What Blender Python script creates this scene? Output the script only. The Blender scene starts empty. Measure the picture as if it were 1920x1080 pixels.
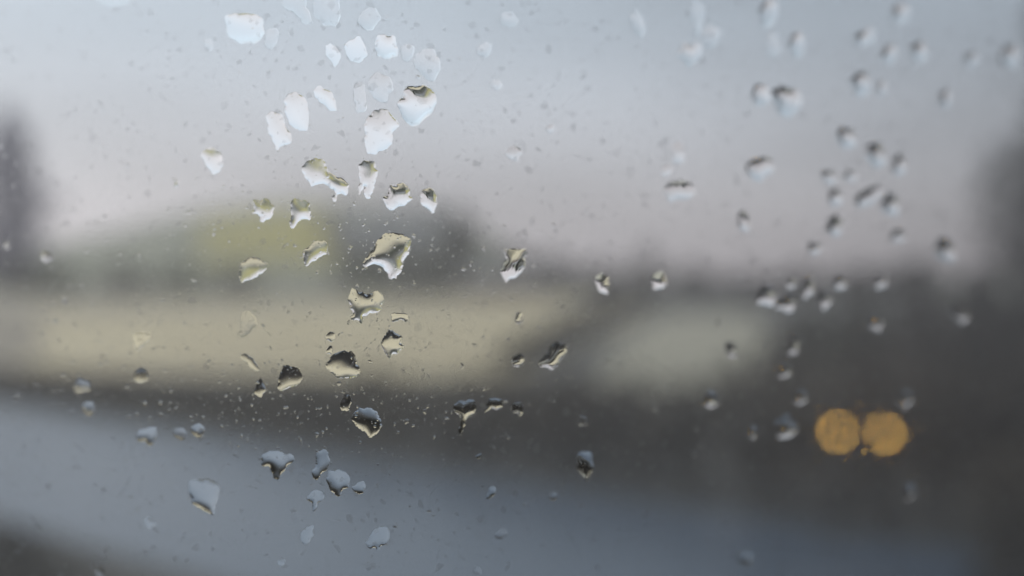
import bpy, bmesh, math, random
import numpy as np
from mathutils import Vector, Matrix
from mathutils.geometry import delaunay_2d_cdt

S = bpy.context.scene
COL = S.collection
R = math.radians
random.seed(7)
rng = np.random.default_rng(11)

# ------------------------------------------------------------------ camera
CAM_H = 2.6            # eye height above the ground outside
FOC = 0.18             # metres from the lens to the pane where it is sharp
TAN = 0.72             # frame width at unit distance (50 mm on 36 mm)
PITCH = 20 * TAN / 1920.0
cam_data = bpy.data.cameras.new('camera')
cam = bpy.data.objects.new('camera', cam_data)
COL.objects.link(cam)
cam.location = (0, 0, CAM_H)
cam.rotation_euler = (math.pi / 2 - PITCH, 0, 0)
cam_data.lens = 50
cam_data.sensor_width = 36
cam_data.clip_start = 0.002
cam_data.clip_end = 6000
cam_data.dof.use_dof = True
cam_data.dof.focus_distance = FOC
cam_data.dof.aperture_fstop = 8.7
S.camera = cam

# ------------------------------------------------------------------ sky
SUN_EL, SUN_AZ = R(42), R(-35)     # veiled sun high in front, to the left
w = bpy.data.worlds.new('World')
S.world = w
w.use_nodes = True
nt = w.node_tree
nt.nodes.clear()
N = nt.nodes.new
out = N('ShaderNodeOutputWorld')
bg = N('ShaderNodeBackground')
bg.inputs['Strength'].default_value = 0.1
sky = N('ShaderNodeTexSky')
sky.sky_type = 'NISHITA'
sky.sun_disc = False
sky.sun_elevation = SUN_EL
sky.sun_rotation = SUN_AZ
sky.dust_density = 5
tc = N('ShaderNodeTexCoord')
sep = N('ShaderNodeSeparateXYZ')
nt.links.new(tc.outputs['Generated'], sep.inputs[0])
ramp = N('ShaderNodeValToRGB')            # the cloud deck: warm grey low down, blue-grey above, bright overhead
els = ramp.color_ramp.elements
stops = [(0.0, (.64, .60, .625)), (.05, (.665, .65, .685)), (.11, (.66, .695, .765)), (.17, (.60, .685, .785)),
         (.24, (.55, .66, .76)), (.5, (.76, .84, .93)), (1.0, (1.2, 1.26, 1.33))]
els[0].position, els[0].color = stops[0][0], (*stops[0][1], 1)
els[1].position, els[1].color = stops[-1][0], (*stops[-1][1], 1)
for p, c in stops[1:-1]:
    e = els.new(p)
    e.color = (*c, 1)
nt.links.new(sep.outputs['Z'], ramp.inputs['Fac'])
noise = N('ShaderNodeTexNoise')
noise.inputs['Scale'].default_value = 3
noise.inputs['Detail'].default_value = 4
mp = N('ShaderNodeMapping')
mp.inputs['Scale'].default_value = (1, 1, 4)
nt.links.new(tc.outputs['Generated'], mp.inputs[0])
nt.links.new(mp.outputs[0], noise.inputs['Vector'])
mr = N('ShaderNodeMapRange')
mr.inputs['From Min'].default_value, mr.inputs['From Max'].default_value = .3, .7
mr.inputs['To Min'].default_value, mr.inputs['To Max'].default_value = 7.9, 11.0
nt.links.new(noise.outputs['Fac'], mr.inputs['Value'])
az = N('ShaderNodeMapRange')               # the deck is thinner towards the left, where the sun stands
az.inputs['From Min'].default_value, az.inputs['From Max'].default_value = -.4, .45
az.inputs['To Min'].default_value, az.inputs['To Max'].default_value = 1.13, .82
nt.links.new(sep.outputs['X'], az.inputs['Value'])
mu = N('ShaderNodeMath'); mu.operation = 'MULTIPLY'
nt.links.new(mr.outputs[0], mu.inputs[0]); nt.links.new(az.outputs[0], mu.inputs[1])
sc_ = N('ShaderNodeVectorMath'); sc_.operation = 'SCALE'
nt.links.new(ramp.outputs['Color'], sc_.inputs[0])
nt.links.new(mu.outputs[0], sc_.inputs['Scale'])
mix = N('ShaderNodeMix'); mix.data_type = 'RGBA'
mix.inputs[0].default_value = .9
nt.links.new(sky.outputs[0], mix.inputs[6])
nt.links.new(sc_.outputs[0], mix.inputs[7])
nt.links.new(mix.outputs[2], bg.inputs['Color'])
nt.links.new(bg.outputs[0], out.inputs['Surface'])

sun_d = bpy.data.lights.new('sun', 'SUN')
sun_d.energy = 0.8
sun_d.angle = R(25)
sun_d.color = (1, .96, .9)
sun = bpy.data.objects.new('sun', sun_d)
COL.objects.link(sun)
sd = Vector((math.sin(SUN_AZ) * math.cos(SUN_EL), math.cos(SUN_AZ) * math.cos(SUN_EL), math.sin(SUN_EL)))
sun.rotation_euler = sd.to_track_quat('Z', 'Y').to_euler()

S.view_settings.view_transform = 'Standard'
S.view_settings.look = 'None'
S.view_settings.exposure = 0.18
S.view_settings.gamma = 1
cy = S.cycles
cy.max_bounces = 16
cy.transmission_bounces = 12
cy.transparent_max_bounces = 24
cy.volume_bounces = 1
cy.sample_clamp_indirect = 0
cy.sample_clamp_direct = 0
cy.caustics_refractive = True
cy.use_denoising = True
cy.use_adaptive_sampling = False

# ------------------------------------------------------------------ helpers
def tag(o, label=None, cat=None, group=None, kind=None):
    if label: o['label'] = label
    if cat: o['category'] = cat
    if group: o['group'] = group
    if kind: o['kind'] = kind
    return o

def link(name, verts, faces, mat=None, parent=None, smooth=False):
    me = bpy.data.meshes.new(name)
    me.from_pydata([tuple(v) for v in verts], [], [tuple(f) for f in faces])
    me.update()
    if smooth:
        me.polygons.foreach_set('use_smooth', [True] * len(me.polygons))
    if mat: me.materials.append(mat)
    o = bpy.data.objects.new(name, me)
    COL.objects.link(o)
    if parent: o.parent = parent
    return o

def empty(name, loc):
    o = bpy.data.objects.new(name, None)
    o.location = loc
    o.empty_display_size = .1
    COL.objects.link(o)
    return o

def material(name, col, col2=None, scale=1.0, rough=.8, bump=0.0, detail=4, lo=.35, hi=.65):
    m = bpy.data.materials.new(name)
    m.use_nodes = True
    t = m.node_tree
    b = t.nodes['Principled BSDF']
    b.inputs['Roughness'].default_value = rough
    b.inputs['Base Color'].default_value = (*col, 1)
    if col2:
        g = t.nodes.new('ShaderNodeTexCoord')
        n = t.nodes.new('ShaderNodeTexNoise')
        n.inputs['Scale'].default_value = scale
        n.inputs['Detail'].default_value = detail
        r = t.nodes.new('ShaderNodeValToRGB')
        r.color_ramp.elements[0].position, r.color_ramp.elements[1].position = lo, hi
        r.color_ramp.elements[0].color = (*col, 1)
        r.color_ramp.elements[1].color = (*col2, 1)
        t.links.new(g.outputs['Object'], n.inputs['Vector'])
        t.links.new(n.outputs['Fac'], r.inputs['Fac'])
        t.links.new(r.outputs['Color'], b.inputs['Base Color'])
        if bump:
            bp = t.nodes.new('ShaderNodeBump')
            bp.inputs['Strength'].default_value = bump
            t.links.new(n.outputs['Fac'], bp.inputs['Height'])
            t.links.new(bp.outputs['Normal'], b.inputs['Normal'])
    return m

def gx(px, dist): return TAN * (px - 960) / 1920 * dist
def gz(py, dist): return CAM_H - TAN * (py - 520) / 1920 * dist
def ground_pt(px, py):
    v = TAN * (py - 520) / 1920
    d = CAM_H / v
    return (TAN * (px - 960) / 1920 * d, d)

def sheet(name, pts, z, mat):
    return tag(link(name, [(x, y, z) for x, y in pts], [list(range(len(pts)))], mat), kind='structure')

# ------------------------------------------------------------------ the ground outside
M_soil = material('wet_dark_grass', (.034, .033, .026), (.055, .053, .043), .6)
M_road = material('wet_asphalt', (.05, .071, .10), (.076, .107, .15), 9, rough=.3, bump=.12, detail=8)  # part of the blue sky reflection is put into the base colour
M_straw = material('dry_straw', (.34, .28, .17), (.58, .50, .31), .05, lo=.38, hi=.62)
M_straw2 = material('pale_stubble', (.275, .255, .185), (.36, .335, .25), .1)
sheet('ground', [(-3000, -60), (3000, -60), (3000, 4000), (-3000, 4000)], 0, M_soil)
D = Vector((-.675, .738))            # the road runs away to the left
far0, near0 = Vector((4.29, 13.6)), Vector((-3.07, 12.4))
near0 = near0 + Vector((.4, -.15))
rd = []
for t in (-16, 0, 20, 45, 90): rd.append(far0 + D * t + (Vector((-.004, .001)) * t * t * .4 if t > 0 else Vector((0, 0))))
for t in (90, 45, 20, 0, -16): rd.append(near0 + D * (t * .97) + (Vector((-.004, .001)) * t * t * .4 if t > 0 else Vector((0, 0))))
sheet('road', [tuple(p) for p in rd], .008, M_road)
sheet('field', [ground_pt(-500, 680), ground_pt(300, 700), ground_pt(960, 708), ground_pt(1090, 640), ground_pt(1205, 585), ground_pt(1130, 552), ground_pt(-500, 547)], .012, M_straw)
sheet('bare_earth', [ground_pt(-500, 684), ground_pt(20, 692), ground_pt(95, 640), ground_pt(60, 590), ground_pt(-500, 575)], .022, material('brown_earth', (.17, .14, .10), (.25, .215, .155), .08))
sheet('grass_strip', [ground_pt(-500, 590), ground_pt(500, 577), ground_pt(1150, 562), ground_pt(1130, 552), ground_pt(-500, 547)], .03, material('pale_grass', (.22, .195, .145), (.29, .26, .20), .05))
sheet('field_strip', [ground_pt(1110, 735), ground_pt(1160, 645), ground_pt(1240, 590), ground_pt(1400, 588), ground_pt(1470, 640), ground_pt(1490, 730)], .012, M_straw2)

# ------------------------------------------------------------------ hedges, shrubs and trees
def leaf_quads(c, r, n, size, rg, flat=1.0):
    """n leaf clumps scattered through an ellipsoid, denser towards its skin"""
    d = rg.normal(size=(n, 3)); d /= np.linalg.norm(d, axis=1)[:, None]
    rad = rg.random(n) ** .45
    p = np.array(c) + d * rad[:, None] * np.array(r)
    a = rg.normal(size=(n, 3)); a /= np.linalg.norm(a, axis=1)[:, None]
    b = np.cross(a, rg.normal(size=(n, 3))); b /= np.linalg.norm(b, axis=1)[:, None]
    s = size * (.6 + .8 * rg.random(n))[:, None]
    q = np.stack([p - a * s, p - b * s * .6, p + a * s, p + b * s * .6], 1)
    return q.reshape(-1, 3)

def quads_obj(name, qs, mat, parent=None):
    v = np.concatenate(qs)
    f = np.arange(len(v)).reshape(-1, 4)
    return link(name, v.tolist(), f.tolist(), mat, parent)

def trunk_mesh(h, r, rg, limbs=5):
    V, F = [], []
    def tube(path, radii, k=8):
        base = len(V)
        for (p, q) in zip(path, radii):
            for i in range(k):
                a = 2 * math.pi * i / k
                V.append((p[0] + q * math.cos(a), p[1] + q * math.sin(a), p[2]))
        for j in range(len(path) - 1):
            for i in range(k):
                F.append((base + j * k + i, base + j * k + (i + 1) % k, base + (j + 1) * k + (i + 1) % k, base + (j + 1) * k + i))
    tube([(0, 0, -.1), (.05 * r, 0, h * .2), (.3 * r, .2 * r, h * .5), (0, .4 * r, h * .9)], [r * 1.35, r, r * .7, r * .2])
    for i in range(limbs):
        a = rg.random() * 6.28
        z = h * (.3 + .4 * rg.random())
        l = h * (.2 + .15 * rg.random())
        tube([(0, 0, z), (math.cos(a) * l * .5, math.sin(a) * l * .5, z + l * .4), (math.cos(a) * l, math.sin(a) * l, z + l * .8)], [r * .4, r * .25, r * .08], 6)
    return V, F

M_bark = material('wet_bark', (.03, .025, .02), (.06, .05, .042), 3, bump=.3)
def foliage(name, a, b): return material(name, a, b, .5, rough=.7)
M_fol = {
    'hedge': foliage('dark_hedge_leaves', (.044, .034, .023), (.076, .061, .043)),
    'brown': foliage('brown_hedge_leaves', (.05, .037, .020), (.085, .063, .034)),
    'olive': foliage('olive_leaves', (.05, .054, .036), (.09, .092, .06)),
    'green': foliage('soft_green_leaves', (.12, .135, .085), (.18, .19, .12)),
    'yellow': foliage('yellow_leaves', (.30, .25, .04), (.42, .35, .07)),
    'grey': foliage('bare_grey_twigs', (.13, .115, .10), (.20, .178, .155)),
    'dark': foliage('conifer_needles', (.052, .045, .034), (.085, .074, .056)),
    'purple': foliage('hazy_purple_twigs', (.25, .23, .28), (.36, .33, .40)),  # pale purple-grey: distance haze is put into the leaf colour
}

def tree(name, x, y, h, wid, mat, label, cat='tree', group=None, n=2200, clear=.2, depth=None, seed=0, trunk_r=None, leaf=None):
    rg = np.random.default_rng(seed + 100)
    t = empty(name, (x, y, 0))
    tag(t, label, cat, group)
    r = trunk_r or h * .022
    V, F = trunk_mesh(h, r, rg)
    link('trunk', V, F, M_bark, t, True)
    qs = []
    k = 13
    depth = depth or wid
    for i in range(k):
        f = clear + (1 - clear) * (i + .5) / k
        prof = math.sin(math.pi * min(1, .12 + .9 * (f - clear) / (1 - clear))) ** .7
        a = rg.random() * 6.28
        off = rg.random() * .45 * prof
        cx, cyy = math.cos(a) * off * wid / 2, math.sin(a) * off * depth / 2
        rr = (.32 + .3 * rg.random()) * prof + .08
        qs.append(leaf_quads((cx, cyy, f * h), (wid * rr, depth * rr, h * .12), n // k, leaf or max(.12, h * .022), rg))
    quads_obj('crown', qs, M_fol[mat], t)
    return t

# hedge along the far side of the road
def hedge(name, pts, mat, label, thick, seed, dens=90, leaf=.16, group=None):
    """pts: (x, y, height) along the hedge's foot"""
    rg = np.random.default_rng(seed)
    o = empty(name, (pts[0][0], pts[0][1], 0))
    tag(o, label, 'hedge', group)
    qs = []
    stems_v, stems_f = [], []
    for (p, q) in zip(pts[:-1], pts[1:]):
        L = math.hypot(q[0] - p[0], q[1] - p[1])
        k = max(2, int(L / (thick * .55)))
        for i in range(k):
            f = (i + rg.random()) / k
            x, y, h = (p[j] + (q[j] - p[j]) * f for j in range(3))
            h *= .86 + .24 * rg.random()
            x, y = x - pts[0][0], y - pts[0][1]
            qs.append(leaf_quads((x, y, h * .52), (thick * .62, thick * .62, h * .5), dens, leaf, rg))
            b = len(stems_v)
            for (dx, dy) in ((-.03, -.03), (.03, -.03), (.03, .03), (-.03, .03)): stems_v.append((x + dx, y + dy, -.05))
            for (dx, dy) in ((-.015, -.015), (.015, -.015), (.015, .015), (-.015, .015)): stems_v.append((x + dx + .05, y + dy, h * .7))
            for j in range(4): stems_f.append((b + j, b + (j + 1) % 4, b + 4 + (j + 1) % 4, b + 4 + j))
    quads_obj('foliage', qs, M_fol[mat], o)
    st = link('stems', stems_v, stems_f, M_bark, o)
    st['kind'] = 'stuff'
    return o

def along(t, off=1.3): 
    p = far0 + D * t + (Vector((-.004, .001)) * t * t * .4 if t > 0 else Vector((0, 0)))
    n = Vector((.738, .675))
    q = p + n * off
    return q.x, q.y

hp = []
for t, h in ((-14, 2.3), (-8, 2.2), (-3, 2.0), (0, 1.85), (4, 1.6), (8, 1.3), (12, .95), (17, .6), (22, .55), (30, .5), (44, .5)):
    hp.append((*along(t), h))
hedge('roadside_hedge', hp, 'hedge', 'long dark hedge along the far side of the wet road, below the pale field', 1.1, 3, dens=130)
hp = []
for i, (px, d) in enumerate(((965, 42), (1045, 56), (1115, 80), (1170, 115), (1230, 172))):
    hp.append((gx(px, d), d, (.55, .8, 1.1, 1.5, 2.0)[i]))
hedge('field_hedge', hp, 'dark', 'dark hedge slanting up across the pale field and dividing it', 1.2, 4, dens=60, leaf=.2)

# wood on the horizon behind the pale field
M_mead = material('hill_meadow', (.15, .158, .108), (.25, .25, .185), .035)
M_rape = material('yellow_crop', (.235, .215, .10), (.36, .315, .09), .06, lo=.3, hi=.62)
RIDGE = [(-700, 500), (-200, 480), (60, 462), (180, 442), (280, 418), (400, 391), (520, 380), (640, 377), (760, 385), (850, 398), (905, 430), (960, 475), (1060, 505), (1300, 525), (1700, 528), (2400, 530)]
def hill_at(px, t):
    """a point of the hillside: t = 0 at its foot, 1 on the ridge, on to 1.6 down the far side"""
    top = np.interp(px, [r[0] for r in RIDGE], [r[1] for r in RIDGE])
    d = 262 + 110 * t
    H = gz(top, 372)
    prof = math.sin(min(t, 1) * math.pi / 2) ** 1.05 if t <= 1 else math.cos((t - 1) / .6 * math.pi / 2)
    return (gx(px, d), d, H * max(0, prof) - .02)
def patch(name, px0, px1, t0, t1, nx, nt, mat, up=0.0, wob=0.0):
    rg = np.random.default_rng(9)
    V, F = [], []
    for j in range(nt + 1):
        for i in range(nx + 1):
            px = px0 + (px1 - px0) * i / nx + (wob * rg.normal() if i in (0, nx) else 0)
            x, y, z = hill_at(px, t0 + (t1 - t0) * j / nt)
            V.append((x, y, z + up))
    for j in range(nt):
        for i in range(nx):
            q = j * (nx + 1) + i
            F.append((q, q + 1, q + nx + 2, q + nx + 1))
    return tag(link(name, V, F, mat, None, True), kind='structure')
patch('hill', -700, 2400, 0, 1.6, 120, 32, M_mead)
patch('yellow_field', 375, 680, .18, .62, 16, 10, M_rape, .12, 4)
wood = [  # px, base distance, top py, width px, material, label
    (60, 250, 496, 170, 'olive', 'low dull green bush at far left under the tall purple tree'),
    (640, 300, 390, 110, 'grey', 'grey tree on the hilltop above the right end of the yellow field'),
    (725, 298, 389, 130, 'grey', 'broad grey bare tree behind the middle of the grey roofed house'),
    (800, 296, 384, 100, 'dark', 'dark tree behind the right end of the grey roofed house'),
    (858, 240, 392, 95, 'dark', 'darkest tree, at the steep right end of the hill'),
]
for i, (px, d, top, wp, m, lab) in enumerate(wood):
    tree('tree', gx(px, d), d, gz(top, d), wp * TAN / 1920 * d * .8, m, lab, group='trees on the hill', clear=.06, seed=i, n=2000, leaf=.45)
low = [(110, 500), (230, 497), (340, 500), (450, 503), (690, 496), (800, 500)]
for i, (px, top) in enumerate(low):
    d = 205 + 3 * i
    tree('shrub', gx(px, d), d, gz(top, d), 120 * TAN / 1920 * d * .8, 'olive' if i % 2 else 'green',
         ['low green shrub at the left end of the far field edge', 'low olive shrub second along the far field edge', 'low green shrub third along the far field edge',
          'low olive shrub below the yellow field', 'low green shrub in front of the grey roofed house', 'low olive shrub at the foot of the darkest tree'][i],
         'shrub', 'shrubs along the far field edge', n=900, clear=.05, seed=50 + i, leaf=.35)
skyl = [(960, 466, 110), (1040, 478, 110), (1125, 492, 105), (1300, 500, 120), (1400, 512, 120), (1500, 505, 130), (1610, 505, 140), (1720, 490, 150)]
for i, (px, top, wp) in enumerate(skyl):
    d = 230 - 4 * i
    tree('tree', gx(px, d), d, gz(top, d), wp * TAN / 1920 * d * .85, 'grey' if i < 3 else 'dark', 
         ['grey tree right beside the dark end of the hill', 'grey tree second in the low skyline right of the hill', 'grey tree left of the dark pointed conifer',
          'low dark tree right of the pointed conifer', 'low dark tree in the middle of the right skyline', 'dark tree behind the cluster of blurred drops',
          'dark tree on the skyline right of the drop cluster', 'dark skyline tree next to the big dark tree at right'][i],
         group='low trees on the right skyline', clear=.05, seed=70 + i, n=1300, leaf=.4)
tree('conifer', gx(1215, 150), 150, gz(468, 150), 60 * TAN / 1920 * 150, 'dark', 'dark pointed conifer sticking up from the low skyline', clear=.1, seed=90, n=1500, leaf=.22)
# dense dark shrubs on the right, behind the roadside hedge
sh = [(1510, 26, 590, 190), (1620, 24, 568, 190), (1730, 22, 560, 200), (1830, 20, 520, 190)]
for i, (px, d, top, wp) in enumerate(sh):
    tree('shrub', gx(px, d), d, gz(top, d), wp * TAN / 1920 * d, 'olive' if i < 2 else 'dark',
         ['dark olive shrub right of the small pale field', 'dark olive shrub above the two amber lights', 'dark shrub behind the hedge, right of the amber lights', 'dark shrub at the foot of the big dark tree'][i],
         'shrub', 'shrubs behind the roadside hedge', n=1600, clear=.04, seed=120 + i, leaf=.09)
tree('tree', gx(2035, 19), 19, gz(-60, 19), 330 * TAN / 1920 * 19, 'dark', 'big dark tree filling the right edge of the view', clear=.03, seed=140, n=9000, leaf=.11)
tree('shrub', gx(1955, 10.5), 10.5, gz(830, 10.5), 330 * TAN / 1920 * 10.5, 'brown', 'brown shrub at the lower right corner beside the road', 'shrub', n=2400, clear=.03, seed=141, leaf=.06)
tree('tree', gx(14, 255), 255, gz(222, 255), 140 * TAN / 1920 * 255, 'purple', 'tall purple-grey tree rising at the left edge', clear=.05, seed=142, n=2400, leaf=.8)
# near verge at lower left
tree('shrub', gx(20, 10.4), 10.4, gz(1000, 10.4), 330 * TAN / 1920 * 10.4, 'dark', 'low dark shrub on the near verge in the lower left corner', 'shrub', n=1500, clear=.03, seed=143, leaf=.05)

# house with a grey roof in front of the wood
def box(V, F, x0, x1, y0, y1, z0, z1):
    b = len(V)
    V += [(x0, y0, z0), (x1, y0, z0), (x1, y1, z0), (x0, y1, z0), (x0, y0, z1), (x1, y0, z1), (x1, y1, z1), (x0, y1, z1)]
    F += [(b, b + 3, b + 2, b + 1), (b + 4, b + 5, b + 6, b + 7), (b, b + 1, b + 5, b + 4), (b + 1, b + 2, b + 6, b + 5), (b + 2, b + 3, b + 7, b + 6), (b + 3, b, b + 4, b + 7)]

M_slate = material('wet_slate', (.20, .20, .20), (.28, .275, .27), 1.5, rough=.5)
M_brick = material('brown_brick', (.30, .225, .16), (.38, .29, .21), 2)
M_render = material('grey_render', (.20, .19, .16), (.26, .25, .21), 1)
M_glassd = material('dark_window_glass', (.02, .02, .025), rough=.1)
def house(name, px, d, wpx, eave_py, ridge_py, wall, label):
    h = empty(name, (gx(px, d), d, 0))
    tag(h, label, 'house')
    W = wpx * TAN / 1920 * d / 2
    ze, zr = gz(eave_py, d), gz(ridge_py, d)
    dp = 4.0
    V, F = [], []
    box(V, F, -W, W, -dp, dp, 0, ze)
    b = len(V)
    V += [(-W, 0, zr - .1), (W, 0, zr - .1)]
    F += [(0 + 4, b, 3 + 4), (5, 6, b + 1)]
    link('wall', V, F, wall, h)
    e = .35
    V = [(-W - e, -dp - e, ze - .1), (W + e, -dp - e, ze - .1), (W + e, 0, zr), (-W - e, 0, zr), (-W - e, dp + e, ze - .1), (W + e, dp + e, ze - .1)]
    V += [(x, y, z + .16) for x, y, z in V]
    F = [(0, 1, 7, 6), (6, 7, 8, 9), (9, 8, 11, 10), (10, 11, 5, 4), (0, 6, 9, 3), (3, 9, 10, 4), (1, 2, 8, 7), (2, 5, 11, 8), (0, 3, 2, 1), (3, 4, 5, 2)]
    rf = link('roof', V, F, M_slate, h)
    V, F = [], []
    box(V, F, W * .5, W * .5 + .8, -.4, .4, zr - .6, zr + 1.0)
    link('chimney', V, F, M_brick, rf)
    for k in (-.6, 0, .6):
        V, F = [], []
        box(V, F, W * k - .5, W * k + .5, -dp - .03, -dp + .04, ze * .45, ze * .8)
        link('window', V, F, M_glassd, h)
    return h
house('house', 725, 228, 190, 448, 404, M_render, 'long house with a pale grey roof on the hillside right of the yellow field')
house('house', 945, 190, 150, 527, 512, M_brick, 'low brown brick house beyond the pale field, at the right foot of the hill')

# ------------------------------------------------------------------ the two amber lights
M_amber = bpy.data.materials.new('lit_amber_lens')
M_amber.use_nodes = True
t_ = M_amber.node_tree
t_.nodes.clear()
e_ = t_.nodes.new('ShaderNodeEmission')
e_.inputs['Color'].default_value = (1.0, .55, .10, 1)
e_.inputs['Strength'].default_value = 23
o_ = t_.nodes.new('ShaderNodeOutputMaterial')
t_.links.new(e_.outputs[0], o_.inputs[0])
M_metal = material('dark_painted_metal', (.02, .02, .022), (.03, .03, .03), 6, rough=.5)
def disc_lathe(prof, k=20):
    """profile (radius, y) turned about the y axis"""
    V, F = [], []
    for r, y in prof:
        for i in range(k):
            a = 2 * math.pi * i / k
            V.append((r * math.cos(a), y, r * math.sin(a)))
    for j in range(len(prof) - 1):
        for i in range(k):
            F.append((j * k + i, j * k + (i + 1) % k, (j + 1) * k + (i + 1) % k, (j + 1) * k + i))
    F.append(tuple(range(k)))
    F.append(tuple(range((len(prof) - 1) * k, len(prof) * k))[::-1])
    return V, F
for px, py, d, lab in ((1570, 809, 14.0, 'left one of the two round amber lights, a full glowing disc'),
                       (1659, 813, 14.0, 'right one of the two amber lights, its disc nicked by a drop')):
    zl = gz(py, d)
    L = empty('warning_lamp', (gx(px, d), d, 0))
    tag(L, lab, 'lamp', 'amber lights at the roadside')
    V, F = [], []
    box(V, F, -.025, .025, .03, .08, 0, zl + .02)
    box(V, F, -.14, .14, -.08, .2, 0, .05)
    link('post', V, F, M_metal, L)
    V, F = disc_lathe([(.024, .08), (.036, .06), (.041, .0), (.037, -.02), (.0305, -.02)])
    hs = link('housing', [(x, y, z + zl) for x, y, z in V], F, M_metal, L, False)
    V, F = disc_lathe([(.0295, -.021), (.028, -.028), (.020, -.036), (.009, -.040)])
    link('lens', [(x, y, z + zl) for x, y, z in V], F, M_amber, L, True)

# ------------------------------------------------------------------ the window pane
SL = 0.70              # the pane stands askew: its right side is farther from the lens
U0 = -.116
bpy.context.view_layer.update()
Rm = cam.rotation_euler.to_matrix()
cr, cu, cf = Rm @ Vector((1, 0, 0)), Rm @ Vector((0, 1, 0)), Rm @ Vector((0, 0, -1))
pt_ = (cr + cf * SL).normalized()
pn_ = (cr * SL - cf).normalized()
PO = Vector((0, 0, CAM_H)) + cf * (FOC * (1 - SL * U0))        # where the optical axis meets the pane
PM = Matrix.Translation(PO) @ Matrix((pt_, cu, pn_)).transposed().to_4x4()
KL = math.sqrt(1 + SL * SL)
def on_pane(px, py):
    """pane coordinates (metres along the pane, metres up) of what stands at a point of the photograph"""
    u, v = TAN * (px - 960) / 1920, -TAN * (py - 540) / 1920
    d = FOC * (1 - SL * U0) / (1 - SL * u)
    return (u * d * KL, v * d)

M_pane = bpy.data.materials.new('clear_glass')
M_pane.use_nodes = True
t_ = M_pane.node_tree
t_.nodes.clear()
b_ = t_.nodes.new('ShaderNodeBsdfTransparent')
b_.inputs['Color'].default_value = (.985, .99, .99, 1)
o_ = t_.nodes.new('ShaderNodeOutputMaterial')
t_.links.new(b_.outputs[0], o_.inputs[0])
V, F = [], []
box(V, F, -.55, .75, -.45, .45, -.0053, -.0003)
pane = link('window_pane', V, F, M_pane)
pane.matrix_world = PM
tag(pane, 'misted glass window pane standing askew, wet with raindrops, filling the view', 'window')

M_water = bpy.data.materials.new('rain_water')
M_water.use_nodes = True
t_ = M_water.node_tree
t_.nodes.clear()
b_ = t_.nodes.new('ShaderNodeBsdfGlass')
b_.inputs['IOR'].default_value = 1.333
b_.inputs['Roughness'].default_value = 0
o_ = t_.nodes.new('ShaderNodeOutputMaterial')
t_.links.new(b_.outputs[0], o_.inputs[0])

# drop outlines, traced; each frame is (x, y, scale) of the crop it was traced in
FR = {'A': (340, 0, 3.6), 'B': (340, 260, 3.6), 'C': (400, 530, 3.6), 'D': (140, 650, 3.6), 'E': (240, 780, 3.6),
      'F': (780, 440, 3.6), 'G': (1400, 0, 3.6), 'H': (780, 700, 3.6), 'P': (0, 0, 1.0)}
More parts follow.
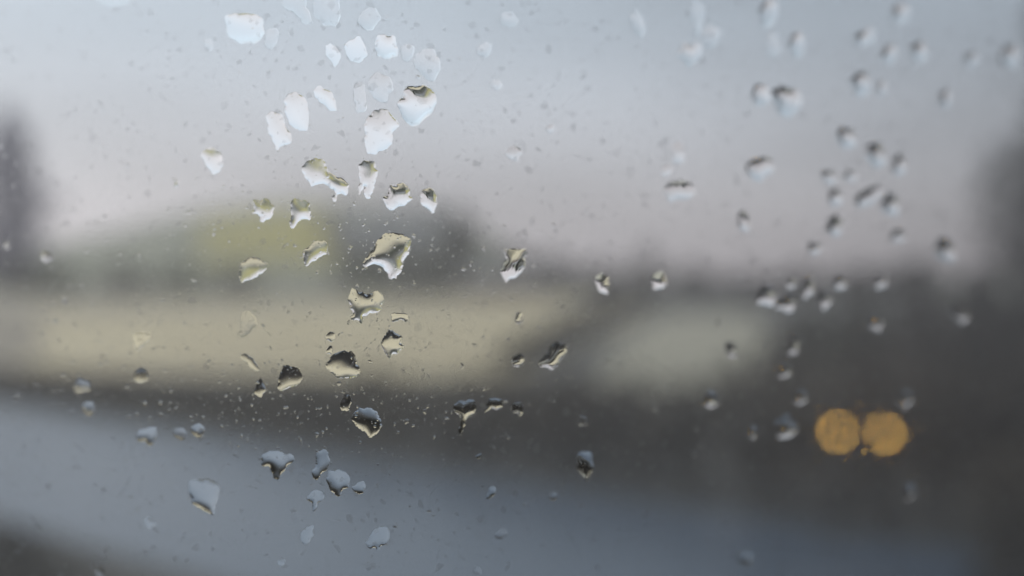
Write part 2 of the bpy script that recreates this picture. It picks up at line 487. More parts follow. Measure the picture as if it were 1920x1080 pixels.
# (frame, outline, steepness in px of deflection, jaggedness px, label)
TR = [
 ('A', '285,120 330,95 400,85 500,95 550,140 560,200 540,270 470,300 400,295 330,250 295,190', 230, 1.2, 'wide pale oval drop with a bluish lower rim near the top'),
 ('A', '566,225 590,190 640,195 660,240 635,300 610,345 575,330 562,280', 120, 1.0, 'faint pale drop touching the right side of the wide oval drop'),
 ('A', '150,270 190,265 225,310 190,365 160,330', 90, 1.2, 'small faint flake of water below left of the wide oval drop'),
 ('A', '690,-20 850,-20 850,60 880,120 905,160 840,165 790,110 720,70 685,40', 120, 1.5, 'faint pale drop cut by the top edge, left of its twin'),
 ('A', '895,-20 1065,-20 1070,60 1055,180 990,175 940,150 905,110 885,40', 120, 1.5, 'faint pale drop cut by the top edge, right of its twin'),
 ('A', '1195,100 1240,60 1285,40 1330,75 1350,120 1310,170 1260,215 1215,180 1185,150', 130, 1.5, 'faint pale diamond shaped drop alone near the top'),
 ('A', '970,310 1010,295 1060,330 1080,380 1055,440 1035,460 1005,410 975,370', 120, 1.0, 'narrow pale drop with pointed foot, left of a round pale drop'),
 ('A', '1100,300 1150,260 1200,250 1245,300 1260,380 1200,420 1140,415 1110,360', 120, 1.2, 'round pale drop left of the drop with tiny black marks'),
 ('A', '1310,250 1370,225 1440,240 1470,320 1455,380 1390,405 1320,390 1300,320', 250, 1.5, 'pale squarish drop with tiny black marks near its edge'),
 ('A', '1480,330 1520,300 1575,315 1568,380 1530,420 1490,410', 120, 1.0, 'small faint drop left of a large faint leaf shaped one'),
 ('A', '1578,370 1620,340 1660,320 1710,350 1750,410 1745,470 1700,560 1650,540 1600,480 1575,440', 130, 1.2, 'large faint leaf shaped drop above the drop with black crescent'),
 ('A', '1265,530 1310,495 1400,510 1430,570 1420,630 1380,690 1320,680 1275,630 1258,580', 120, 1.2, 'broad faint drop left of the drop with black crescent'),
 ('A', '1160,580 1190,550 1240,570 1252,650 1245,760 1185,765 1160,700', 120, 1.0, 'tall faint strip shaped drop above the grey hearted drop'),
 ('A', '885,610 940,580 1000,600 1030,660 1050,755 1000,745 940,690 900,650', 170, 1.0, 'slanting pale drop right of the upper one of two tall drops'),
 ('A', '690,680 720,635 780,620 830,650 860,730 855,880 800,885 740,850 700,770', 170, 1.2, 'upper one of two tall pale drops standing corner to corner'),
 ('A', '575,770 620,745 675,770 700,850 740,910 745,965 690,975 660,1010 640,1010 600,920 570,850', 165, 1.3, 'lower one of two tall pale drops standing corner to corner'),
 ('A', '1505,605 1540,580 1640,580 1700,610 1720,660 1705,750 1640,800 1600,850 1540,850 1500,800 1470,740 1465,680 1490,650', 420, 1.2, 'large pale drop with a black crescent at its top'),
 ('A', '1225,850 1270,770 1320,730 1390,740 1440,790 1465,840 1425,900 1420,970 1370,1010 1320,1045 1250,1030 1235,960 1240,900', 200, 1.6, 'large white ragged drop with a soft grey heart'),
 ('B', '130,100 180,60 230,60 280,110 290,170 260,230 220,250 190,210 150,150', 180, 1.0, 'pale shield shaped drop on its own left of the two tall drops'),
 ('B', '805,195 850,150 910,135 960,150 990,190 985,235 1040,250 1090,270 1130,310 1125,370 1105,385 1080,360 1065,390 1045,430 1020,430 1015,390 1035,340 990,325 960,300 920,310 870,315 840,270', 230, 1.5, 'long ragged double drop with olive tops and white fringed foot'),
 ('B', '1195,180 1225,150 1280,145 1310,165 1330,215 1315,290 1290,350 1285,400 1245,405 1232,370 1240,310 1222,330 1210,385 1188,380 1195,320 1205,270', 230, 1.2, 'two legged pale drop with a grey cap'),
 ('B', '1405,320 1440,310 1480,285 1530,310 1545,345 1535,380 1558,400 1540,430 1490,445 1440,475 1410,485 1375,440 1370,400 1395,385', 250, 1.8, 'drop with brown-black top and white foot, left of a similar smaller one'),
 ('B', '1605,375 1635,340 1680,328 1715,350 1728,400 1722,440 1700,500 1685,500 1660,470 1615,455', 250, 1.5, 'narrower drop with brown-black top and pointed white foot'),
 ('B', '480,420 500,408 590,412 615,440 620,500 600,540 545,562 520,545 510,520 475,495 490,470', 200, 1.5, 'squarish drop with yellow top, left one of the yellow pair'),
 ('B', '740,430 765,410 800,408 850,425 872,445 870,500 865,550 835,550 805,545 760,605 740,605 715,560 740,530 735,480', 200, 1.4, 'yellow topped drop with a split white foot, right of the yellow pair'),
 ('B', '380,850 440,810 480,795 540,815 585,845 580,885 520,925 450,960 400,980 375,930 390,890', 190, 1.2, 'slanting soft drop with dark cap below the yellow patch'),
 ('B', '815,770 860,720 920,685 970,685 990,720 985,785 950,790 890,820 860,855 830,860 825,810', 180, 1.5, 'slanting drop with yellow right edge and pale lower lip'),
 ('B', '1215,850 1260,790 1290,740 1320,690 1370,645 1430,635 1510,645 1550,680 1545,740 1530,790 1500,830 1490,890 1440,935 1405,948 1385,900 1350,860 1300,845 1225,875', 235, 1.3, 'largest drop, beige and leaf shaped with a white wavy foot'),
 ('C', '905,95 930,60 965,42 1010,65 1040,90 1070,70 1100,55 1140,75 1160,110 1150,150 1130,185 1100,205 1050,215 1020,240 1005,278 985,275 965,265 925,235 940,200 920,150', 190, 1.6, 'heart shaped cream drop with a black notch on top'),
 ('C', '1195,210 1240,200 1310,210 1320,250 1295,270 1265,245 1205,262', 120, 1.0, 'small flat beige drop right of the heart shaped drop'),
 ('C', '1150,350 1200,325 1250,335 1268,370 1262,400 1285,440 1260,475 1220,480 1185,500 1160,480 1130,410 1150,380', 220, 1.6, 'beige drop with round grey cap and scalloped foot'),
 ('C', '760,355 795,325 830,345 825,380 795,400 760,385', 170, 1.0, 'small pointed beige drop above an even smaller one'),
 ('C', '765,455 785,425 812,450 800,485 765,480', 200, 1.2, 'tiny dark drop between the small pointed drop and the half black one'),
 ('C', '750,555 775,520 810,485 860,460 930,453 955,490 970,530 985,580 980,610 960,645 900,640 860,645 820,630 770,595', 150, 1.4, 'large drop with black upper half and cream lower half'),
 ('C', '195,200 240,195 280,230 285,290 260,330 200,360 150,350 190,320 180,260', 90, 1.0, 'faint ghostly beige drop on the pale field'),
 ('C', '185,490 215,480 260,505 300,560 315,590 280,600 245,570 230,535 190,510', 140, 1.0, 'slanting narrow beige drop with a brown upper edge'),
 ('C', '275,725 300,680 315,645 335,675 350,690 350,740 335,770 320,778 280,750', 160, 1.3, 'small dark teardrop with cream foot, left of a larger black capped drop'),
 ('C', '435,690 440,640 470,560 500,555 580,585 595,620 600,650 560,690 490,715 455,730 430,715', 160, 1.3, 'drop with blue-grey and black top over a cream curved foot'),
 ('C', '845,835 865,790 890,755 920,760 928,800 920,860 900,870 860,865 850,850', 120, 1.3, 'black drop with cream toes, up left of the blue capped drop'),
 ('C', '925,915 950,870 1000,850 1060,840 1105,865 1125,910 1142,960 1120,1000 1080,1042 1060,1040 1020,1010 985,985 950,945', 160, 1.3, 'large drop with blue-grey cap, black belt and cream foot'),
 ('C', '1040,530 1062,520 1080,535 1055,545', 150, .8, 'tiny black fleck right of the half black drop'),
 ('H', '250,215 275,200 340,180 400,180 410,230 385,270 345,305 330,330 318,395 300,415 290,400 300,330 295,290 265,265 248,240', 170, 1.1, 'black Y shaped drop with a long thin tail'),
 ('H', '455,250 480,200 500,170 560,165 585,180 580,235 545,245 510,235 490,255 460,270', 190, 1.2, 'small dark arched drop right of the Y shaped drop'),
 ('H', '635,230 660,200 710,195 722,230 718,270 700,290 690,265 645,265', 170, 1.2, 'small dark drop with blue cap, last in the row of three'),
 ('H', '398,555 445,535 440,560 405,575', 120, .8, 'tiny pale chip just below the dark verge'),
 ('H', '475,810 495,765 530,760 535,805 500,845 470,855', 130, 1.0, 'small grey drop with dark foot on the road, below the tiny chip'),
 ('H', '1080,570 1100,530 1180,525 1195,590 1195,650 1165,700 1145,735 1130,700 1085,650', 190, 1.0, 'pale blue drop with dark fang shaped foot, alone right of centre'),
 ('D', '400,220 410,170 450,140 490,165 500,220 460,245 415,245', 140, .8, 'soft round drop, grey above and cream below, at the left'),
 ('D', '50,410 70,375 120,370 140,400 130,440 105,470 75,455', 140, .8, 'soft blue-grey drop with yellowish foot near the left edge'),
 ('D', '415,590 440,560 500,545 555,550 555,600 525,670 490,660 470,635 425,630', 120, 1.0, 'soft grey drop with a brown foot, leftmost of three in a row'),
 ('D', '660,580 680,550 730,545 755,580 740,625 710,625 675,605', 110, .8, 'faint soft drop in the middle of the row of three'),
 ('D', '780,560 800,525 850,520 880,550 865,595 840,615 800,600', 140, .9, 'cup shaped drop with dark base, rightmost of the row of three'),
 ('P', '247,625 262,620 284,624 283,638 270,645 257,661 251,648', 110, 1.0, 'soft brown capped drop at the left of the pale field'),
 ('E', '900,270 940,235 1020,235 1115,265 1125,300 1085,335 1050,365 1030,380 1015,430 985,420 970,385 955,340 910,330', 160, 1.4, 'mushroom shaped drop with dark curling edges on the road'),
 ('E', '1265,250 1310,235 1365,240 1360,290 1360,345 1320,375 1280,428 1262,415 1240,390 1265,340', 140, 1.5, 'drop with pale top and ragged black foot, right of the mushroom drop'),
 ('E', '1335,420 1360,375 1410,360 1470,380 1495,420 1490,480 1450,500 1430,535 1400,535 1370,500 1340,460', 150, 1.3, 'round grey drop with a dark V shaped foot'),
 ('E', '1512,480 1540,450 1590,435 1605,470 1600,520 1560,528 1520,515', 140, 1.0, 'small drop with dark base touching the V footed drop'),
 ('E', '1205,540 1240,505 1280,495 1320,520 1325,555 1290,590 1265,640 1248,650 1240,590 1212,570', 130, 1.1, 'small parasol shaped drop below left of the V footed drop'),
 ('E', '405,450 440,425 540,420 600,445 625,490 610,550 585,620 575,668 545,655 500,635 435,595 415,530', 215, 1.1, 'large bell shaped drop with a black and cream lower edge'),
 ('E', '105,690 140,672 190,720 170,765 145,770 115,735', 90, .9, 'small slanting drop with a black streak, below left of the bell drop'),
 ('E', '1160,790 1200,740 1260,735 1255,800 1230,850 1200,872 1160,845', 110, 1.0, 'grey leaf shaped drop low on the road'),
 ('E', '1610,860 1640,780 1690,745 1750,745 1770,790 1750,850 1710,875 1685,905 1660,890 1620,880', 130, 1.2, 'soft grey drop with two pale arches, lowest of the larger ones'),
 ('E', '1010,975 1035,955 1065,965 1060,1005 1030,1020 1005,1000', 100, .8, 'tiny grey drop closest to the bottom edge'),
 ('F', '570,245 590,190 605,125 640,88 710,95 745,105 745,160 735,210 700,265 650,300 610,330 595,320 580,270', 210, 1.6, 'striped brown and cream drop with a white pointed foot'),
 ('F', '1205,310 1215,265 1255,255 1290,270 1310,320 1300,360 1295,400 1260,395 1220,355', 190, 1.0, 'soft drop with dark head and slanting white foot, left of the conifer'),
 ('F', '1590,300 1600,270 1640,250 1675,250 1685,300 1690,330 1640,370 1605,375', 190, .9, 'soft drop with black head sitting in front of the dark conifer'),
 ('F', '670,560 685,525 710,520 715,560 705,600 675,600', 120, .9, 'small hook shaped beige drop below the striped drop'),
 ('F', '645,855 660,820 700,800 730,820 730,860 700,890 660,885', 170, 1.2, 'small drop half black half cream, left of the winged drop'),
 ('F', '825,870 860,820 920,750 960,725 1010,740 1015,790 970,850 935,900 880,900 840,885', 190, 1.3, 'wing shaped slanting drop, black above and white below'),
 ('G', '165,610 240,580 340,600 370,650 350,740 280,800 220,770 180,690', 420, .8, 'blurred drop with thick black hook, darkest of the upper right'),
 ('G', '25,630 70,570 140,570 160,640 140,700 70,720', 330, .8, 'blurred pale drop touching the left of the black hooked drop'),
]
# blurred drops towards the right and small ones elsewhere: centre, half width, half height, tilt, steepness, label
EL = [
 (210, -2, 30, 15, 0, 90, 'faint bluish drop cut by the top edge at the left'),
 (1620, 72, 25, 16, 15, 400, 'blurred wide drop with dark left and pale right, near the upper right corner'),
 (1690, 25, 18, 22, 0, 360, 'blurred drop with a grey left half, high on the right'),
 (1443, 22, 16, 26, -15, 330, 'blurred tall faint drop at the top, left of the corner group'),
 (1493, 85, 13, 24, 0, 330, 'blurred slim drop with a dark left side below the top group'),
 (1449, 85, 13, 24, 0, 110, 'blurred pale streak left of the slim dark sided drop'),
 (1668, 102, 15, 19, 0, 330, 'blurred grey drop below right of the wide one'),
 (1722, 97, 16, 22, 0, 400, 'blurred dark centred drop right of its grey neighbour'),
 (1893, 104, 18, 25, 0, 430, 'blurred dark drop nearest the right edge'),
 (1820, 112, 13, 17, 0, 330, 'faint smudged drop left of the one nearest the right edge'),
 (1616, 157, 16, 21, 20, 380, 'blurred slanting drop half way between hooked drop and right tree'),
 (1652, 167, 10, 13, 0, 330, 'faint small drop close right of the slanting blurred drop'),
 (1770, 188, 12, 18, 0, 350, 'faint grey drop left of the big dark tree'),
 (1587, 260, 17, 22, 20, 400, 'blurred drop with brownish left side at the head of the right cluster'),
 (1641, 292, 17, 24, 20, 420, 'blurred dark slanting drop second in the right cluster'),
 (1684, 310, 14, 20, 0, 360, 'blurred grey drop beside the dark slanting one'),
 (1554, 332, 14, 14, 15, 330, 'small blurred drop at the left rim of the right cluster'),
 (1594, 330, 12, 12, 0, 330, 'small faint drop in the middle of the right cluster'),
 (1565, 372, 16, 17, 20, 360, 'blurred drop left of the long slanting one'),
 (1627, 370, 33, 15, 32, 330, 'long slanting blurred drop, widest of the right cluster'),
 (1668, 384, 17, 23, 10, 400, 'blurred black drop right of the long slanting one'),
 (1563, 422, 18, 20, 20, 380, 'blurred dark drop below the long slanting one'),
 (1525, 464, 13, 14, 0, 330, 'small blurred drop above the low cluster of bright drops'),
 (1683, 442, 15, 14, 0, 260, 'faint smudge of a drop below the black blurred drop'),
 (1771, 470, 18, 22, 0, 330, 'faint blurred drop in front of the dark shrubs, far right'),
 (1395, 418, 12, 22, 5, 300, 'slim blurred drop with grey head, below the wide dark capped one'),
 (1425, 316, 28, 21, 5, 330, 'wide blurred drop with dark cap and white foot'),
 (1272, 358, 30, 22, 0, 230, 'wide pale blurred drop with a brownish top'),
 (1270, 290, 13, 23, 0, 150, 'tall pale blurred streak above the wide pale drop'),
 (1248, 320, 10, 10, 0, 140, 'small pale smudge left of the tall pale streak'),
 (1293, 101, 21, 20, 0, 260, 'pale blurred drop with creamy top, left of the upper right group'),
 (1332, 70, 16, 22, -20, 150, 'faint blurred drop up right of the creamy one'),
 (1305, 32, 14, 30, 0, 150, 'faint tall blurred drop close to the top edge'),
 (1196, 42, 12, 26, 12, 140, 'faint slim blurred drop alone near the top'),
 (955, 37, 15, 16, 0, 120, 'faint round drop right of the top pair'),
 (910, 92, 12, 17, -25, 120, 'faint slanting drop below the faint round one'),
 (930, 160, 10, 10, 0, 110, 'barely visible round drop in the open sky'),
 (1032, 241, 7, 8, 0, 160, 'tiny white dot of water in the open sky'),
 (964, 287, 14, 14, 0, 140, 'pale round soft drop above the brick house'),
 (1435, 556, 18, 20, 10, 300, 'brightest blurred drop at the left of the low cluster'),
 (1473, 572, 20, 18, -8, 280, 'blurred pale footed drop in the low cluster, beside the brightest one'),
 (1513, 540, 12, 17, 0, 300, 'bluish white blurred drop in the middle of the low cluster'),
 (1545, 562, 14, 18, 0, 280, 'pinkish blurred drop right in the low cluster'),
 (1481, 530, 12, 12, 0, 270, 'small pale blurred drop at the top of the low cluster'),
 (1575, 528, 14, 17, 0, 280, 'blurred drop with dark head at the right end of the low cluster'),
 (1650, 530, 14, 15, 0, 260, 'faint blurred drop right of the low cluster'),
 (1798, 586, 18, 22, 0, 190, 'pale blurred drop alone before the far right shrubs'),
 (1640, 606, 15, 15, 0, 240, 'faint blurred drop above the right amber light, level with the shrub tops'),
 (1484, 648, 13, 19, 0, 220, 'blurred pale footed drop right of the small pale field'),
 (1372, 655, 12, 15, 10, 200, 'small dark ragged drop on the small pale field'),
 (1470, 695, 17, 12, 10, 200, 'blurred olive drop at the lower right of the small pale field'),
 (1333, 750, 16, 16, -10, 260, 'soft drop, black above and grey below, under the small pale field'),
 (1500, 745, 13, 14, 0, 260, 'faint drop up left of the amber lights'),
 (1697, 745, 14, 16, 0, 280, 'faint bluish drop up right of the amber lights'),
 (1410, 806, 11, 18, 0, 280, 'blurred two tone drop left of a wider one by the amber lights'),
 (1470, 801, 20, 19, 0, 280, 'blurred blue topped drop just left of the amber lights'),
 (1629, 838, 13, 11, 0, 60, 'small drop biting into the lower edge of the right amber light'),
 (1631, 783, 7, 5, 0, 80, 'tiny drop at the upper left of the right amber light'),
 (1703, 925, 13, 16, 0, 240, 'faint bluish drop below right of the amber lights'),
 (1398, 1046, 14, 14, 0, 120, 'faint grey drop low on the road towards the right'),
 (939, 1000, 11, 9, 0, 110, 'small pale drop low on the road at the centre'),
 (1037, 930, 9, 8, 0, 130, 'faint grey speck of a drop left of the fang footed one'),
 (1094, 789, 8, 9, 0, 140, 'faint pale dot in the dark verge above the fang footed drop'),
 (87, 482, 9, 11, 10, 200, 'small grey drop at the foot of the tall purple tree'),
 (11, 460, 7, 8, 0, 200, 'tiny drop at the left edge on the purple tree'),
 (330, 345, 6, 7, 0, 200, 'tiny blurred drop left of the wood in the sky'),
 (103, 599, 5, 5, 0, 200, 'tiny dark speck of a drop at the left of the pale field'),
 (152, 724, 15, 14, 0, 150, 'faint ghost of a drop above the yellow footed left one'),
 (784, 145, 5, 4, 0, 420, 'tiny black edged drop just above the black crescent'),
 (895, 1068, 9, 8, 0, 100, 'faint small drop at the bottom edge near the centre'),
 (186, 1073, 9, 8, 0, 100, 'faint small drop at the bottom edge in the dark left corner'),
]

def chaikin(P):
    out_ = []
    for i in range(len(P)):
        a, b = P[i], P[(i + 1) % len(P)]
        out_ += [(.86 * a[0] + .14 * b[0], .86 * a[1] + .14 * b[1]), (.14 * a[0] + .86 * b[0], .14 * a[1] + .86 * b[1])]
    return out_

def roughen(P, amp, step, rg):
    """resample the outline and give it the ragged, scalloped edge of water on dirty glass"""
    Q = []
    for i in range(len(P)):
        a, b = np.array(P[i]), np.array(P[(i + 1) % len(P)])
        L = np.linalg.norm(b - a)
        k = max(1, int(round(L / step)))
        for j in range(k): Q.append(a + (b - a) * j / k)
    Q = np.array(Q)
    n = len(Q)
    tan = np.roll(Q, -1, 0) - np.roll(Q, 1, 0)
    tan /= np.linalg.norm(tan, axis=1)[:, None] + 1e-9
    nor = np.stack([tan[:, 1], -tan[:, 0]], 1)
    w1 = rg.normal(size=n)
    w2 = (w1 + np.roll(w1, 1) + np.roll(w1, -1) + np.roll(w1, 2) + np.roll(w1, -2)) / 2.2
    gate = np.clip(.5 + np.cumsum(rg.normal(size=n)) * .25 % 1.6 - .3, .15, 1.2)
    return Q + nor * ((.35 * w1 + .65 * w2) * amp * gate)[:, None]

def inside(poly, pts):
    x, y = pts[:, 0], pts[:, 1]
    c = np.zeros(len(pts), bool)
    x0, y0 = poly[:, 0], poly[:, 1]
    x1, y1 = np.roll(x0, -1), np.roll(y0, -1)
    for i in range(len(poly)):
        k = ((y0[i] > y) != (y1[i] > y))
        if k.any():
            xx = (x1[i] - x0[i]) * (y - y0[i]) / ((y1[i] - y0[i]) + 1e-30) + x0[i]
            c ^= k & (x < xx)
    return c

def smooth_noise(shape, cells, rg):
    g = rg.normal(size=(cells + 3, cells + 3))
    yy = np.linspace(0, cells, shape[0]); xx = np.linspace(0, cells, shape[1])
    iy, ix = yy.astype(int), xx.astype(int)
    fy, fx = yy - iy, xx - ix
    fy, fx = (fy * fy * (3 - 2 * fy))[:, None], (fx * fx * (3 - 2 * fx))[None, :]
    a = g[iy][:, ix]; b = g[iy][:, ix + 1]; c = g[iy + 1][:, ix]; d = g[iy + 1][:, ix + 1]
    return a * (1 - fy) * (1 - fx) + b * (1 - fy) * fx + c * fy * (1 - fx) + d * fy * fx

def relief(poly, slope, rg, lean=0, sag=.8, bumps=.4, N_=52):
    """height of a film of water held by its rim (a membrane under uneven pressure); returns a sampler"""
    lo, hi = poly.min(0), poly.max(0)
    h = (hi - lo).max() / N_
    lo = lo - 2 * h
    nx, ny = (np.ceil((hi - lo) / h).astype(int) + 3)
    X, Y = np.meshgrid(lo[0] + h * np.arange(nx), lo[1] + h * np.arange(ny))
    ins = inside(poly, np.stack([X.ravel(), Y.ravel()], 1)).reshape(ny, nx)
    yn = (Y - Y.mean()) / (np.ptp(Y) / 2 + 1e-12)
    xn = (X - X.mean()) / (np.ptp(X) / 2 + 1e-12)
    f = 1 - sag * (math.cos(lean) * yn + math.sin(lean) * xn) + bumps * smooth_noise((ny, nx), 3, rg) + .5 * bumps * smooth_noise((ny, nx), 6, rg)
    f = f * h * h
    z = np.zeros((ny, nx))
    om = 1.85
    par = (np.add.outer(np.arange(ny), np.arange(nx)) % 2).astype(bool)
    for it in range(260):
        for c in (par, ~par):
            nb = np.zeros_like(z)
            nb[1:-1, 1:-1] = (z[2:, 1:-1] + z[:-2, 1:-1] + z[1:-1, 2:] + z[1:-1, :-2] + f[1:-1, 1:-1]) / 4
            m = c & ins
            z[m] += om * (nb[m] - z[m])
    z = np.maximum(z, 0)
    z = z.max() * (z / z.max()) ** .86
    gy, gx_ = np.gradient(z, h)
    g = np.hypot(gx_, gy)[ins]
    ref = np.percentile(g, 88) if g.size else 1
    z *= slope / max(ref, 1e-9)
    def at(p):
        q = (p - lo) / h
        i = np.clip(q.astype(int), 0, [nx - 2, ny - 2])
        t = q - i
        a = z[i[:, 1], i[:, 0]]; b = z[i[:, 1], i[:, 0] + 1]; c = z[i[:, 1] + 1, i[:, 0]]; d = z[i[:, 1] + 1, i[:, 0] + 1]
        return (a * (1 - t[:, 0]) + b * t[:, 0]) * (1 - t[:, 1]) + (c * (1 - t[:, 0]) + d * t[:, 0]) * t[:, 1]
    return at, h

OUTL, THIN = [], []
GROUP = 'raindrops on the window pane'
MESH_MS = 1e3       # outlines are triangulated in millimetres
def make_drop(poly_px, defl, jag, label, seed, cells=34, lean=0.0, thin=False):
    rg = np.random.default_rng(seed)
    P = roughen(chaikin(poly_px), jag, 2.2, rg)
    P = np.array([on_pane(x, y) for x, y in P])
    area = .5 * np.sum(P[:, 0] * np.roll(P[:, 1], -1) - np.roll(P[:, 0], -1) * P[:, 1])
    if area < 0: P = P[::-1].copy()
    OUTL.append(P)
    if thin: THIN.append(P)
    c = (P.min(0) + P.max(0)) / 2
    Q = P - c
    slope = math.tan(defl * TAN / 1920 / .333)
    at, h = relief(Q, slope, rg, lean)
    size = np.ptp(Q, axis=0).max()
    st = size / cells
    X, Y = np.meshgrid(np.arange(Q[:, 0].min(), Q[:, 0].max(), st), np.arange(Q[:, 1].min(), Q[:, 1].max(), st * .866))
    X[1::2] += st / 2
    G = np.stack([X.ravel(), Y.ravel()], 1)
    G = G[inside(Q, G)]
    d2 = np.min(np.linalg.norm(G[:, None] - Q[None], axis=2), axis=1)
    G = G[d2 > st * .45]
    n = len(Q)
    pts = [Vector(p * MESH_MS) for p in np.concatenate([Q, G])]
    vs, es, fs, ov, oe, of = delaunay_2d_cdt(pts, [(i, (i + 1) % n) for i in range(n)], [], 1, 1e-7)
    xy = np.array([tuple(v) for v in vs]) / MESH_MS
    rim = set()
    for e, src in zip(es, oe):
        if src: rim.update(e)
    z = at(xy)
    bnd = np.zeros(len(xy), bool)
    bnd[list(rim)] = True
    z[bnd] = 0
    tri = np.array([list(f) for f in fs if len(f) == 3])
    cen = xy[tri].mean(1)
    tri = tri[inside(Q, cen)]
    sgn = np.cross(xy[tri[:, 1]] - xy[tri[:, 0]], xy[tri[:, 2]] - xy[tri[:, 0]])
    tri = np.where(sgn[:, None] < 0, tri[:, ::-1], tri)
    top = np.concatenate([xy, (z + 2e-6)[:, None]], 1)
    bot = np.concatenate([xy, np.full((len(xy), 1), -1e-5)], 1)
    m = len(xy)
    from collections import Counter
    cnt = Counter()
    for a, b, c_ in tri:
        for e in ((a, b), (b, c_), (c_, a)): cnt[e] += 1
    side = [(a, m + a, m + b, b) for (a, b) in cnt if (b, a) not in cnt]
    faces = [tuple(t) for t in tri.tolist()] + [tuple((m + np.array(t[::-1])).tolist()) for t in tri.tolist()] + side
    me = bpy.data.meshes.new('raindrop')
    me.from_pydata(np.concatenate([top, bot]).tolist(), [], faces)
    k = len(tri)
    me.polygons.foreach_set('use_smooth', [True] * k + [False] * (len(faces) - k))
    # keep the rim crisp: the dome's normals must not lean towards the thin side wall
    me.update()
    bm = bmesh.new(); bm.from_mesh(me)
    for e in bm.edges:
        fl = [f.smooth for f in e.link_faces]
        if len(fl) == 2 and (fl[0] != fl[1] or not fl[0]): e.smooth = False
    bm.to_mesh(me); bm.free()
    me.materials.append(M_water)
    o = bpy.data.objects.new('raindrop', me)
    COL.objects.link(o)
    o.matrix_world = PM @ Matrix.Translation((c[0], c[1], 0))
    tag(o, label, 'raindrop', GROUP)
    return o

for i, (fr, s, defl, jag, lab) in enumerate(TR):
    fx, fy, k = FR[fr]
    pp = [tuple(float(v) for v in q.split(',')) for q in s.split()]
    make_drop([(fx + x / k, fy + y / k) for x, y in pp], defl, jag * 1.25, lab, 1000 + i, lean=R(50) if fr == 'G' else 0, thin=fr == 'G' or (fr == 'A' and 'faint' in lab) or 'faint' in lab)
for i, (x, y, rx, ry, ang, defl, lab) in enumerate(EL):
    rg = np.random.default_rng(2000 + i)
    ca, sa = math.cos(R(-ang)), math.sin(R(-ang))
    pp = []
    for j in range(12):
        a = 2 * math.pi * j / 12
        q = 1 + .17 * rg.normal()
        dx, dy = rx * math.cos(a) * q, ry * math.sin(a) * q
        pp.append((x + dx * ca - dy * sa, y + dx * sa + dy * ca))
    make_drop(pp, defl, .7, lab, 3000 + i, cells=22, lean=R(62) if x > 1350 and y < 500 else 0, thin=True)

# ------------------------------------------------------------------ mist on the glass, wiped away where a drop sits
def build_film():
    X0, X1, Y0, Y1 = -.54, .74, -.44, .44
    pts = [(X0, Y0), (X1, Y0), (X1, Y1), (X0, Y1)]
    edges = [(0, 1), (1, 2), (2, 3), (3, 0)]
    for P in OUTL:
        Q = P[::2]
        b = len(pts)
        pts += [tuple(q) for q in Q]
        n = len(Q)
        edges += [(b + i, b + (i + 1) % n) for i in range(n)]
    vs, es, fs, ov, oe, of = delaunay_2d_cdt([Vector(p) * MESH_MS for p in pts], edges, [], 1, 1e-6)
    xy = np.array([tuple(v) for v in vs]) / MESH_MS
    tri = np.array([list(f) for f in fs])
    cen = xy[tri].mean(1)
    hole = np.zeros(len(tri), bool)
    for P in OUTL:
        near = np.all((cen > P.min(0)) & (cen < P.max(0)), axis=1)
        if near.any():
            hole[near] |= inside(P[::2], cen[near])
    tri = tri[~hole]
    sgn = np.cross(xy[tri[:, 1]] - xy[tri[:, 0]], xy[tri[:, 2]] - xy[tri[:, 0]])
    tri = np.where(sgn[:, None] < 0, tri[:, ::-1], tri)
    m = len(xy)
    z0, z1 = -.00001, FILM - .00001
    V = [(x, y, z1) for x, y in xy] + [(x, y, z0) for x, y in xy]
    d = {}
    for a, b, c in tri.tolist():
        for e in ((a, b), (b, c), (c, a)): d[e] = 1
    side = [(a, m + a, m + b, b) for (a, b) in d if (b, a) not in d]
    F = tri.tolist() + [[m + c, m + b, m + a] for a, b, c in tri.tolist()] + side
    return V, F
FILM = .0001
M_mist = bpy.data.materials.new('mist')
M_mist.use_nodes = True
t_ = M_mist.node_tree
t_.nodes.clear()
v_ = t_.nodes.new('ShaderNodeVolumePrincipled')
v_.inputs['Color'].default_value = (.58, .57, .575, 1)
v_.inputs['Absorption Color'].default_value = (0, 0, 0, 1)
v_.inputs['Density'].default_value = .48 / FILM
v_.inputs['Anisotropy'].default_value = .94
o_ = t_.nodes.new('ShaderNodeOutputMaterial')
t_.links.new(v_.outputs[0], o_.inputs['Volume'])
def thin_film():
    V, F = [], []
    for P in THIN:
        n = len(P)
        c = P.mean(0)
        Q = c + (P - c) * .97
        b = len(V)
        V += [(x, y, -.0001) for x, y in Q] + [(x, y, -.0001 - FILM) for x, y in Q]
        F.append(tuple(b + i for i in range(n)))
        F.append(tuple(b + n + i for i in range(n))[::-1])
        F += [(b + (i + 1) % n, b + i, b + n + i, b + n + (i + 1) % n) for i in range(n)]
    return V, F
M_thin = M_mist.copy()
M_thin.name = 'thin_mist'
M_thin.node_tree.nodes['Principled Volume'].inputs['Density'].default_value = .32 / FILM
V, F = thin_film()
link('thin_mist', V, F, M_thin, pane)['kind'] = 'stuff'
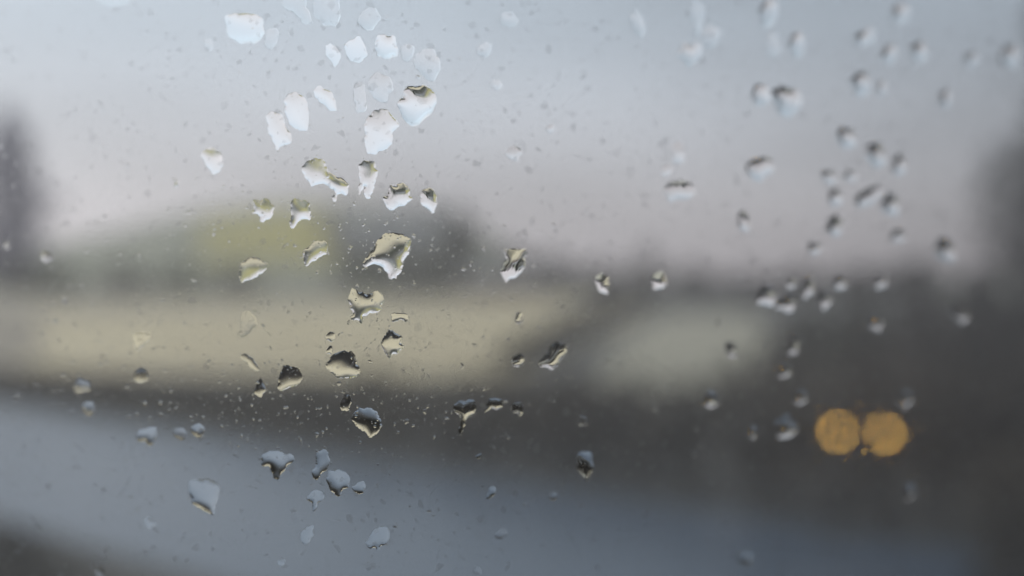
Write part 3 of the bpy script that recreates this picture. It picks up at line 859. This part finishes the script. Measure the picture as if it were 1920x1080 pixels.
def dust_flakes():
    rg = np.random.default_rng(77)
    V, F = [], []
    cell = 17
    for gy_ in range(-1, 66):
        for gx_ in range(-1, 115):
            if rg.random() > .5: continue
            x, y = (gx_ + .5 + .25 * rg.normal()) * cell, (gy_ + .5 + .25 * rg.normal()) * cell
            r = min(1.2 + rg.gamma(1.6, 1.5), 8)
            e, th = .45 + .55 * rg.random(), rg.random() * 3.14
            k = 9
            P = []
            for i in range(k):
                a = -2 * math.pi * i / k
                q = r * (1 + .28 * rg.normal())
                dx, dy = q * math.cos(a), q * math.sin(a) * e
                P.append(on_pane(x + dx * math.cos(th) - dy * math.sin(th), y + dx * math.sin(th) + dy * math.cos(th)))
            b = len(V)
            th_ = FILM * (.3 + .9 * rg.random())
            V += [(px, py, -.000212) for px, py in P] + [(px, py, -.000212 - th_ * .6) for px, py in P]
            F.append(tuple(b + i for i in range(k)))
            F.append(tuple(b + k + i for i in range(k))[::-1])
            F += [(b + (i + 1) % k, b + i, b + k + i, b + k + (i + 1) % k) for i in range(k)]
    return V, F
M_dust = M_mist.copy()
M_dust.name = 'dust_film'
M_dust.node_tree.nodes['Principled Volume'].inputs['Density'].default_value = .45 / FILM
V, F = dust_flakes()
link('dust_film', V, F, M_dust, pane)['kind'] = 'stuff'
V, F = build_film()
film = link('mist_film', V, F, M_mist, pane)
film['kind'] = 'stuff'

# ------------------------------------------------------------------ fine spray and dust between the drops
def spray():
    rg = np.random.default_rng(5)
    V, F = [], []
    def dome(px, py, r, h):
        k = 7
        P = []
        e = .65 + .5 * rg.random()
        th = rg.random() * 3.14
        for i in range(k):
            a = 2 * math.pi * i / k
            q = r * (1 + .3 * rg.normal())
            dx, dy = q * math.cos(a), q * math.sin(a) * e
            P.append(on_pane(px + dx * math.cos(th) - dy * math.sin(th), py + dx * math.sin(th) + dy * math.cos(th)))
        c = np.mean(P, 0)
        b = len(V)
        z = FILM + .000005
        for p in P: V.append((p[0], p[1], z))
        for p in P: V.append((c[0] + (p[0] - c[0]) * .55, c[1] + (p[1] - c[1]) * .55, z + h * .75))
        V.append((c[0], c[1], z + h))
        for i in range(k):
            j = (i + 1) % k
            F.append((b + j, b + i, b + k + i, b + k + j))
            F.append((b + k + j, b + k + i, b + 2 * k))
        for p in P: V.append((p[0], p[1], z - 1e-6))
        F.append(tuple(b + 2 * k + 1 + i for i in range(k)))
    bands = [(700, 440, 170, 55, 330), (560, 770, 230, 45, 420), (800, 560, 160, 60, 160), (180, 560, 170, 120, 260), (300, 200, 260, 130, 300), (600, 900, 380, 110, 260), (900, 640, 260, 120, 200)]
    for cx, cy_, sx, sy, n in bands:
        for _ in range(int(n * .8)):
            px, py = rg.normal(cx, sx), rg.normal(cy_, sy)
            r = .7 + rg.gamma(1.3, .7)
            dome(px, py, min(r, 6), min(r, 6) * 6.8e-5 * (.05 + .12 * rg.random()))
    for _ in range(5200):
        px, py = rg.uniform(-20, 1940), rg.uniform(-20, 1100)
        r = .7 + rg.gamma(1.3, .5)
        dome(px, py, min(r, 4), min(r, 4) * 6.8e-5 * (.05 + .12 * rg.random()))
    for _ in range(3600):                    # the grit that shows only in the lamps' discs
        dome(rg.normal(1615, 150), rg.normal(811, 100), .9 + rg.gamma(1.4, .35), 6.8e-5 * (.02 + .03 * rg.random()))
    return V, F
V, F = spray()
sp = link('spray', V, F, M_water, None, True)
sp.matrix_world = PM
tag(sp, 'fine spray of pinhead droplets scattered over the misted pane', 'spray', None, 'stuff')
